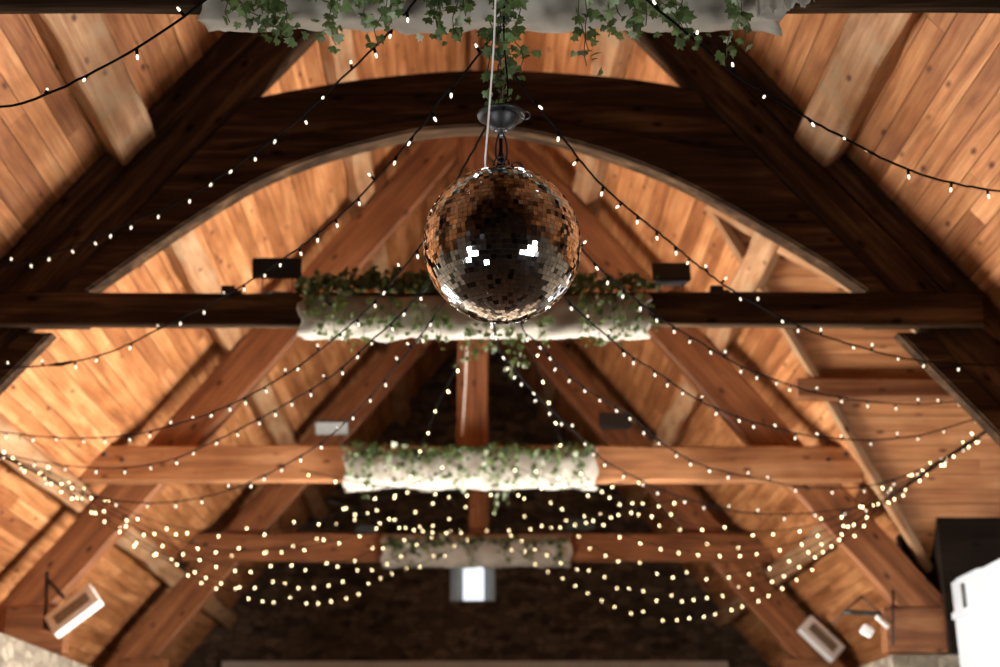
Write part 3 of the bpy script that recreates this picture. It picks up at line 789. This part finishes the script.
# ------------------------------------------------------------------ string lights
bmq = bmesh.new(); lathe(bmq, [(0, 0), (.0062, 0), (.0068, -.006), (.0062, -.024), (.0, -.024)], 8)
sock_me = bpy.data.meshes.new('bulb_socket'); bmq.to_mesh(sock_me); bmq.free(); sock_me.materials.append(M_blackcable)
bmq = bmesh.new(); lathe(bmq, [(0, -.024), (.0042, -.024), (.0054, -.031), (.0050, -.039), (.0026, -.044), (0, -.0445)], 10)
bulb_me = bpy.data.meshes.new('bulb'); bmq.to_mesh(bulb_me); bmq.free(); bulb_me.materials.append(M_bulb)
bulb_far = bulb_me.copy(); bulb_far.materials.clear(); bulb_far.materials.append(M_bulbw)
def string(pts, label, group, spacing=.25, r=.0052, up=.25, connector=None, skip=0):
    P = [at(*p) for p in pts]
    root = empty('string_light', P[0], label, 'string lights', group)
    sp = spline(P, .05)
    sp = [p+Vector((R.uniform(-1, 1), R.uniform(-1, 1), R.uniform(-1, 1)))*.0022 for p in sp]
    bm = bmesh.new(); tube(bm, sp, r, 6); meshobj('wire', bm, M_blackcable, root)
    st = int(round(spacing/.05)); n = 0
    i = R.randint(1, st)+int(skip/.05)
    while i < len(sp)-1 and n < 95:
        d = Vector((R.gauss(0, .35), R.gauss(0, .35), -1 if R.random() > up else R.uniform(.4, 1))).normalized()
        q = Vector((0, 0, -1)).rotation_difference(d)
        s = bpy.data.objects.new('bulb_socket', sock_me); s.parent = root
        s.location = sp[i]-P[0]+d*.002; s.rotation_euler = q.to_euler(); COL.objects.link(s)
        b_ = bpy.data.objects.new('bulb', bulb_far if group == FG else bulb_me); b_.parent = s; COL.objects.link(b_)
        i += st+R.choice((-1, 0, 0, 0, 1)); n += 1
    if connector:
        k = min(range(len(sp)), key=lambda j: (sp[j]-at(*connector)).length)
        bm = bmesh.new(); tube(bm, sp[max(0, k-2):k+3], .01, 8, radii=[.006, .012, .012, .012, .006][:len(sp[max(0, k-2):k+3])]); meshobj('connector', bm, M_blackcable, root)
    return root
NG = 'string lights swagged to the side walls'; FG = 'far string lights gathered towards the end wall'
AL = (-14, 450, 10.4); AR = (1012, 412, 10.4)
string([(215, -8, 4.62), (185, 16, 4.66), (150, 40, 4.75), (105, 66, 4.85), (50, 93, 4.95), (0, 107, 5.0), (-90, 108, 5.15), (-250, 70, 5.3)], 'string of lights crossing the top left corner over the boards', NG)
string([(445, -40, 4.6), (412, 5, 4.75), (380, 42, 5.2), (340, 80, 5.6), (300, 118, 6), (258, 150, 6.4), (218, 178, 6.8), (180, 201, 7.1), (132, 222, 7.4), (88, 240, 7.8), (45, 256, 8.1), (0, 267, 8.5), (-50, 270, 8.8)], 'string of lights crossing the black arched truss towards the left edge', NG)
string([(497, 30, 4.65), (465, 72, 4.9), (440, 100, 5.1), (422, 126, 5.3), (385, 168, 5.8), (350, 206, 6.2), (300, 247, 6.8), (235, 290, 7.6), (165, 326, 8.2), (110, 352, 8.5), (60, 364, 8.7), (0, 368, 8.8), (-30, 364, 8.85)], 'string of lights crossing the left end of the black tie beam, with a cable connector', NG, connector=(60, 364, 8.7))
string([(495, 110, 4.72), (465, 165, 5.3), (424, 240, 6.2), (383, 292, 6.9), (350, 325, 7.4), (300, 365, 8), (250, 395, 8.5), (200, 417, 9.0), (150, 431, 9.4), (110, 437, 9.7), (60, 438, 10), (0, 432, 10.3), (-20, 428, 10.4)], 'string of lights leaving the left side of the ball, ending at the left edge', NG, skip=1.1)
string([(500, 112, 4.72), (501, 150, 4.8), (501, 190, 5.0), (455, 250, 6.2), (410, 305, 7), (370, 342, 7.6), (330, 377, 8.2), (270, 413, 9), (215, 441, 9.6), (170, 460, 10), (120, 468, 10.3), (70, 466, 10.4), (30, 460, 10.4), AL], 'string of lights from behind the ball crossing the left end of the orange tie beam', NG, skip=1.1)
string([(500, 112, 4.72), (501, 150, 4.8), (501, 190, 5.0), (480, 250, 6.4), (440, 308, 7.2), (400, 362, 8), (337, 430, 9), (290, 462, 9.6), (240, 486, 10.1), (200, 498, 10.3), (150, 503, 10.5), (100, 498, 10.5), (60, 485, 10.4), (20, 465, 10.4), AL], 'lowest dark wired swag of lights on the left, passing under the orange tie beam', NG, skip=1.1)
string([(620, -24, 4.55), (647, 0, 4.6), (683, 30, 4.68), (735, 74, 4.9), (770, 95, 5.1), (810, 120, 5.3), (850, 141, 5.5), (890, 162, 5.7), (940, 180, 5.9), (1000, 191, 6.1), (1080, 196, 6.3), (1190, 180, 6.5)], 'string of lights crossing the top right corner over the boards', NG)
string([(505, 50, 4.65), (520, 85, 4.8), (545, 115, 5.0), (600, 183, 5.6), (660, 234, 6.3), (727, 287, 7.1), (790, 322, 7.8), (827, 337, 8.1), (877, 352, 8.4), (915, 360, 8.6), (960, 364, 8.7), (1000, 365, 8.75)], 'string of lights crossing the right end of the black tie beam', NG)
string([(500, 112, 4.72), (501, 150, 4.8), (501, 190, 5.0), (545, 200, 5.7), (580, 247, 6.3), (610, 278, 6.8), (660, 318, 7.5), (703, 344, 8), (743, 367, 8.5), (793, 386, 9), (827, 395, 9.3), (873, 402, 9.6), (927, 404, 9.9), (987, 398, 10.2), (1015, 390, 10.4)], 'string of lights leaving the right side of the ball, across the crosswise boards', NG, skip=1.1)
string([(500, 112, 4.72), (501, 150, 4.8), (501, 190, 5.0), (540, 262, 6.5), (565, 298, 7), (600, 330, 7.4), (630, 355, 7.9), (660, 374, 8.3), (693, 397, 8.8), (727, 413, 9.2), (760, 424, 9.5), (800, 434, 9.8), (827, 438, 10), (867, 440, 10.2), (910, 437, 10.3), (947, 428, 10.4), (993, 413, 10.4), AR], 'string of lights from behind the ball above the right half of the orange tie', NG, skip=1.1)
string([(500, 112, 4.72), (501, 150, 4.8), (501, 190, 5.0), (520, 320, 7.3), (536, 342, 7.8), (579, 384, 8.6), (608, 402, 9), (633, 418, 9.4), (658, 440, 9.8), (694, 462, 10.2), (734, 474, 10.6), (774, 482, 10.9), (800, 487, 11), (850, 488, 11), (878, 484, 10.9), (905, 476, 10.8), (932, 464, 10.7), (966, 447, 10.5), AR], 'string of lights sagging across the right end of the orange tie beam', NG, skip=2.2)
string([(500, 112, 4.72), (501, 150, 4.8), (501, 190, 5.0), (495, 335, 7.6), (518, 374, 8.6), (547, 406, 9.4), (585, 442, 10.2), (604, 460, 10.6), (640, 480, 11), (666, 492, 11.3), (702, 503, 11.5), (734, 511, 11.6), (763, 514, 11.7), (796, 514, 11.7), (830, 511, 11.6), (871, 505, 11.4), (898, 491, 11.2), (940, 462, 10.9), AR], 'dark wired swag of lights sagging below the right end of the orange tie beam', NG, skip=2.2)
# far strings
uL = [0, 55, 105, 165, 225, 285, 340, 400, 470]
vl = [455, 482, 522, 562, 590, 601, 598, 572, 540]; vh = [455, 474, 500, 524, 534, 528, 514, 492, 462]
dl = [10.4, 10.9, 11.6, 12.4, 13.3, 14.3, 15.2, 16.2, 17.3]; dh = [10.4, 10.7, 11.1, 11.5, 11.9, 12.2, 12.5, 12.7, 12.9]
uR = [1003, 940, 878, 822, 768, 708, 648, 580, 500]
wl = [420, 463, 508, 556, 592, 612, 616, 588, 542]; wh = [420, 462, 498, 522, 532, 528, 512, 488, 460]
kk = [.0, .3, .55, .8, 1.0]
for side in (0, 1):
    for j, t in enumerate(kk):
        U, V0, V1 = (uL, vh, vl) if side == 0 else (uR, wh, wl)
        pts = [AL if side == 0 else AR]
        for i in range(1, 9):
            sh = (j*37 % 5-2)*3*(i/8)
            pts.append((U[i]+sh, V0[i]*(1-t)+V1[i]*t+(1 if i < 7 else 0)*R.uniform(-2, 2), dh[i]*(1-t)+dl[i]*t))
        string(pts, '%s of the far light swags on the %s' % (['highest', 'second highest', 'middle one', 'second lowest', 'lowest'][j], 'left' if side == 0 else 'right'), FG, spacing=.25, r=.0035)
string([(470, 345, 8.9), (440, 400, 10.4), (420, 450, 12), (400, 490, 13.0), (350, 520, 14.5), (290, 545, 16), (220, 555, 17.0)], 'string of lights trailing away down the middle then left past the end window', FG, spacing=.65, r=.003)
string([(530, 345, 8.9), (545, 390, 10.4), (560, 440, 12), (590, 480, 13.0), (640, 512, 14.5), (700, 540, 16), (760, 556, 17.0)], 'string of lights trailing away down the middle then right past the end window', FG, spacing=.65, r=.003)
string([(330, 500, 12.6), (380, 520, 13.6), (440, 530, 15), (500, 528, 15.4), (560, 524, 15), (620, 512, 13.6), (680, 498, 12.6)], 'string of lights crossing the middle between the two farthest trusses', FG)
string([(300, 470, 12.9), (380, 486, 13.0), (470, 492, 13.0), (560, 490, 13.0), (650, 478, 12.9)], 'string of lights looped just under the ivy of the orange tie beam', FG, up=.1)

# ------------------------------------------------------------------ spotlights on the ties
def spot(u0, u1, v0, v1, y, vt, label, tilt=.25, lensmat=None):
    c = at((u0+u1)/2, (v0+v1)/2, y+.05); w = at(u1, v0, y).x-at(u0, v0, y).x; hh = at(u0, v0, y).z-at(u0, v1, y).z
    zt = 3.40+CZ
    root = empty('floodlight', (c.x, y+.06, zt), label, 'floodlight', 'floodlights standing on the tie beams')
    M = Matrix.Translation((c.x, y+.06, c.z))@Matrix.Rotation(tilt, 4, 'X')
    bm = bmesh.new(); t = bmesh.new()
    addbox(t, -w/2, w/2, -.07, .05, -hh/2, hh/2)
    for v in t.verts:
        if v.co.y > 0: v.co.x *= .8; v.co.z *= .6
    bmesh.ops.bevel(t, geom=list(t.edges), offset=.008, segments=2, affect='EDGES')
    merge(bm, t, M)
    for k in range(7):
        t = bmesh.new(); x = -w*.36+w*.72*k/6; addbox(t, x-.003, x+.003, .045, .08, -hh*.28, hh*.28); merge(bm, t, M)
    meshobj('housing', bm, M_black, root)
    bm = bmesh.new(); t = bmesh.new(); addbox(t, -w/2+.015, w/2-.015, -.076, -.068, -hh/2+.015, hh/2-.015); merge(bm, t, M); meshobj('glass_front', bm, lensmat or M_black, root)
    bm = bmesh.new(); hw_ = w*.3
    tube(bm, [(c.x-hw_, y+.06, c.z-.01), (c.x-hw_, y+.06, zt+.012), (c.x+hw_, y+.06, zt+.012), (c.x+hw_, y+.06, c.z-.01)], .006, 6)
    bevbox(bm, c.x-.03, c.x+.03, y+.03, y+.09, zt-.0, zt+.01, .002)
    meshobj('bracket', bm, M_black, root)
spot(253, 303, 259, 279, Y2+.02, 290, 'black floodlight on the left half of the black tie beam')
spot(651, 690, 266, 286, Y2+.02, 290, 'black floodlight on the right half of the black tie beam', -.2)
spot(315, 350, 419, 434, Y3+.02, 445, 'grey fronted floodlight on the left half of the orange tie beam', .5, M_dullglass)
spot(598, 632, 414, 431, Y3+.02, 445, 'black floodlight on the right half of the orange tie beam', -.2)
spot(356, 378, 524, 533, Y4+.02, 535, 'small floodlight on the left of the farthest tie beam', .4)
spot(566, 595, 517, 529, Y4+.02, 535, 'small floodlight on the right of the farthest tie beam', .4)
for u, lb in ((229, 'small black junction box on the black tie beam, left of the floodlight'), (716, 'small black junction box on the black tie beam, right of the floodlight')):
    p = at(u, 288, Y2+.04); bm = bmesh.new(); bevbox(bm, p.x-.045, p.x+.045, Y2+.0, Y2+.07, 3.385+CZ, 3.435+CZ, .006)
    bevbox(bm, p.x+.04, p.x+.09, Y2+.02, Y2+.05, 3.385+CZ, 3.41+CZ, .004)
    props(meshobj('junction_box', bm, M_black), lb, 'junction box')

# ------------------------------------------------------------------ wall heaters
def heater(center, axis, L, wd, label, arm=None, wall=None):
    root = empty('panel_heater', center, label, 'heater')
    X = Vector(axis).normalized(); Yv = Vector((0, 1, 0)); Z = X.cross(Yv)
    M = Matrix.Translation(center)@Matrix((X, Yv, Z)).transposed().to_4x4()@Matrix.Rotation(-.35, 4, 'X')
    bm = bmesh.new(); t = bmesh.new(); bevbox(t, -L/2, L/2, -.05, .05, -wd/2, wd/2, .02, 3); merge(bm, t, M); meshobj('housing', bm, M_white, root)
    bm = bmesh.new(); t = bmesh.new(); bevbox(t, -L*.36, L*.36, -.058, -.048, -wd*.22, wd*.22, .003); merge(bm, t, M); meshobj('grille', bm, M_diff, root)
    if arm:
        bm = bmesh.new()
        for seg in arm: tube(bm, seg, .018, 8)
        meshobj('bracket', bm, M_black, root)
    return root
c = at(74, 611, 12.9)
heater(c, (.78, 0, .62), .50, .24, 'white panel heater on a black bracket at the lower left', arm=[[at(47, 572, 12.95), at(45, 628, 12.95), at(58, 632, 12.95)], [at(48, 580, 12.95), at(64, 598, 12.92)]])
c = at(821, 639, Y4-.02)
heater(c, (.70, 0, -.71), .56, .28, 'white panel heater at the lower right near the farthest truss foot', arm=[[at(812, 622, Y4), at(820, 630, Y4+.1)]])
root = empty('wall_bracket', at(868, 605, 13.0), 'black triangular wire bracket with small white lamp at the lower right', 'bracket')
bm = bmesh.new()
for a, b_, r_ in (((832, 624, 13.0), (861, 596, 13.0), .006), ((861, 596, 13.0), (893, 624, 13.0), .008), ((843, 612, 13.0), (880, 614, 13.0), .022), ((862, 597, 13.0), (843, 612, 13.0), .008), ((893, 590, 13.0), (893, 645, 13.0), .012)):
    tube(bm, [at(*a), at(*b_)], r_, 8)
meshobj('arm', bm, M_black, root)
c = at(867, 631, 12.95); bm = bmesh.new(); t = bmesh.new(); bevbox(t, -.055, .055, -.03, .03, -.045, .045, .02, 3); merge(bm, t, Matrix.Translation(c)@Matrix.Rotation(.6, 4, 'Y')); meshobj('lamp', bm, M_white, root)
bm = bmesh.new(); tube(bm, [at(876, 616, 12.96), at(888, 628, 12.96)], .022, 8); meshobj('white_bar', bm, M_white, root)
# thin white cable on king post
p0 = at(465, 345, Y3+.1); cable('cable', [at(467, 345, Y3+.10), at(465, 390, Y3+.1), at(462, 436, Y3+.1)], .010, M_whitecord, 'thin pale cable running down the king post below the ball')

# ------------------------------------------------------------------ light
def area(name, loc, target, sx, sy, power, col=(1, 1, 1), spread=180):
    l = bpy.data.lights.new(name, 'AREA'); l.shape = 'RECTANGLE'; l.size = sx; l.size_y = sy; l.energy = power; l.color = col; l.spread = math.radians(spread)
    o = bpy.data.objects.new(name, l); o.location = loc
    o.rotation_euler = (Vector(target)-Vector(loc)).to_track_quat('-Z', 'Y').to_euler(); COL.objects.link(o); return o
area('door_daylight_left', (-4.15, 11.1, 1.3), (0, 11.1, 2.4), 3.4, 2.2, 620, (1, .97, .93), 110)
area('door_daylight_right', (4.3, 11.2, 1.1), (0, 11.2, 2.2), 3.4, 2.0, 680, (1, .97, .93), 110)

area('window_daylight_near', (-3.7, 1.6, 1.5), (.1, 4.3, 4.6), 2.2, 1.5, 22, (.96, .98, 1), 56)  # added fill pair, narrow spread keeps it off the arched truss
area('window_daylight_near_right', (3.7, 1.6, 1.5), (-.1, 4.3, 4.6), 2.2, 1.5, 22, (.96, .98, 1), 56)
w = bpy.data.worlds.new('world'); scene.world = w; w.use_nodes = True
bg = w.node_tree.nodes['Background']; bg.inputs[0].default_value = (.7, .8, 1, 1); bg.inputs[1].default_value = .3
scene.view_settings.view_transform = 'Standard'; scene.view_settings.look = 'None'
scene.view_settings.gamma = 1; scene.view_settings.use_curve_mapping = False
scene.view_settings.exposure = .22
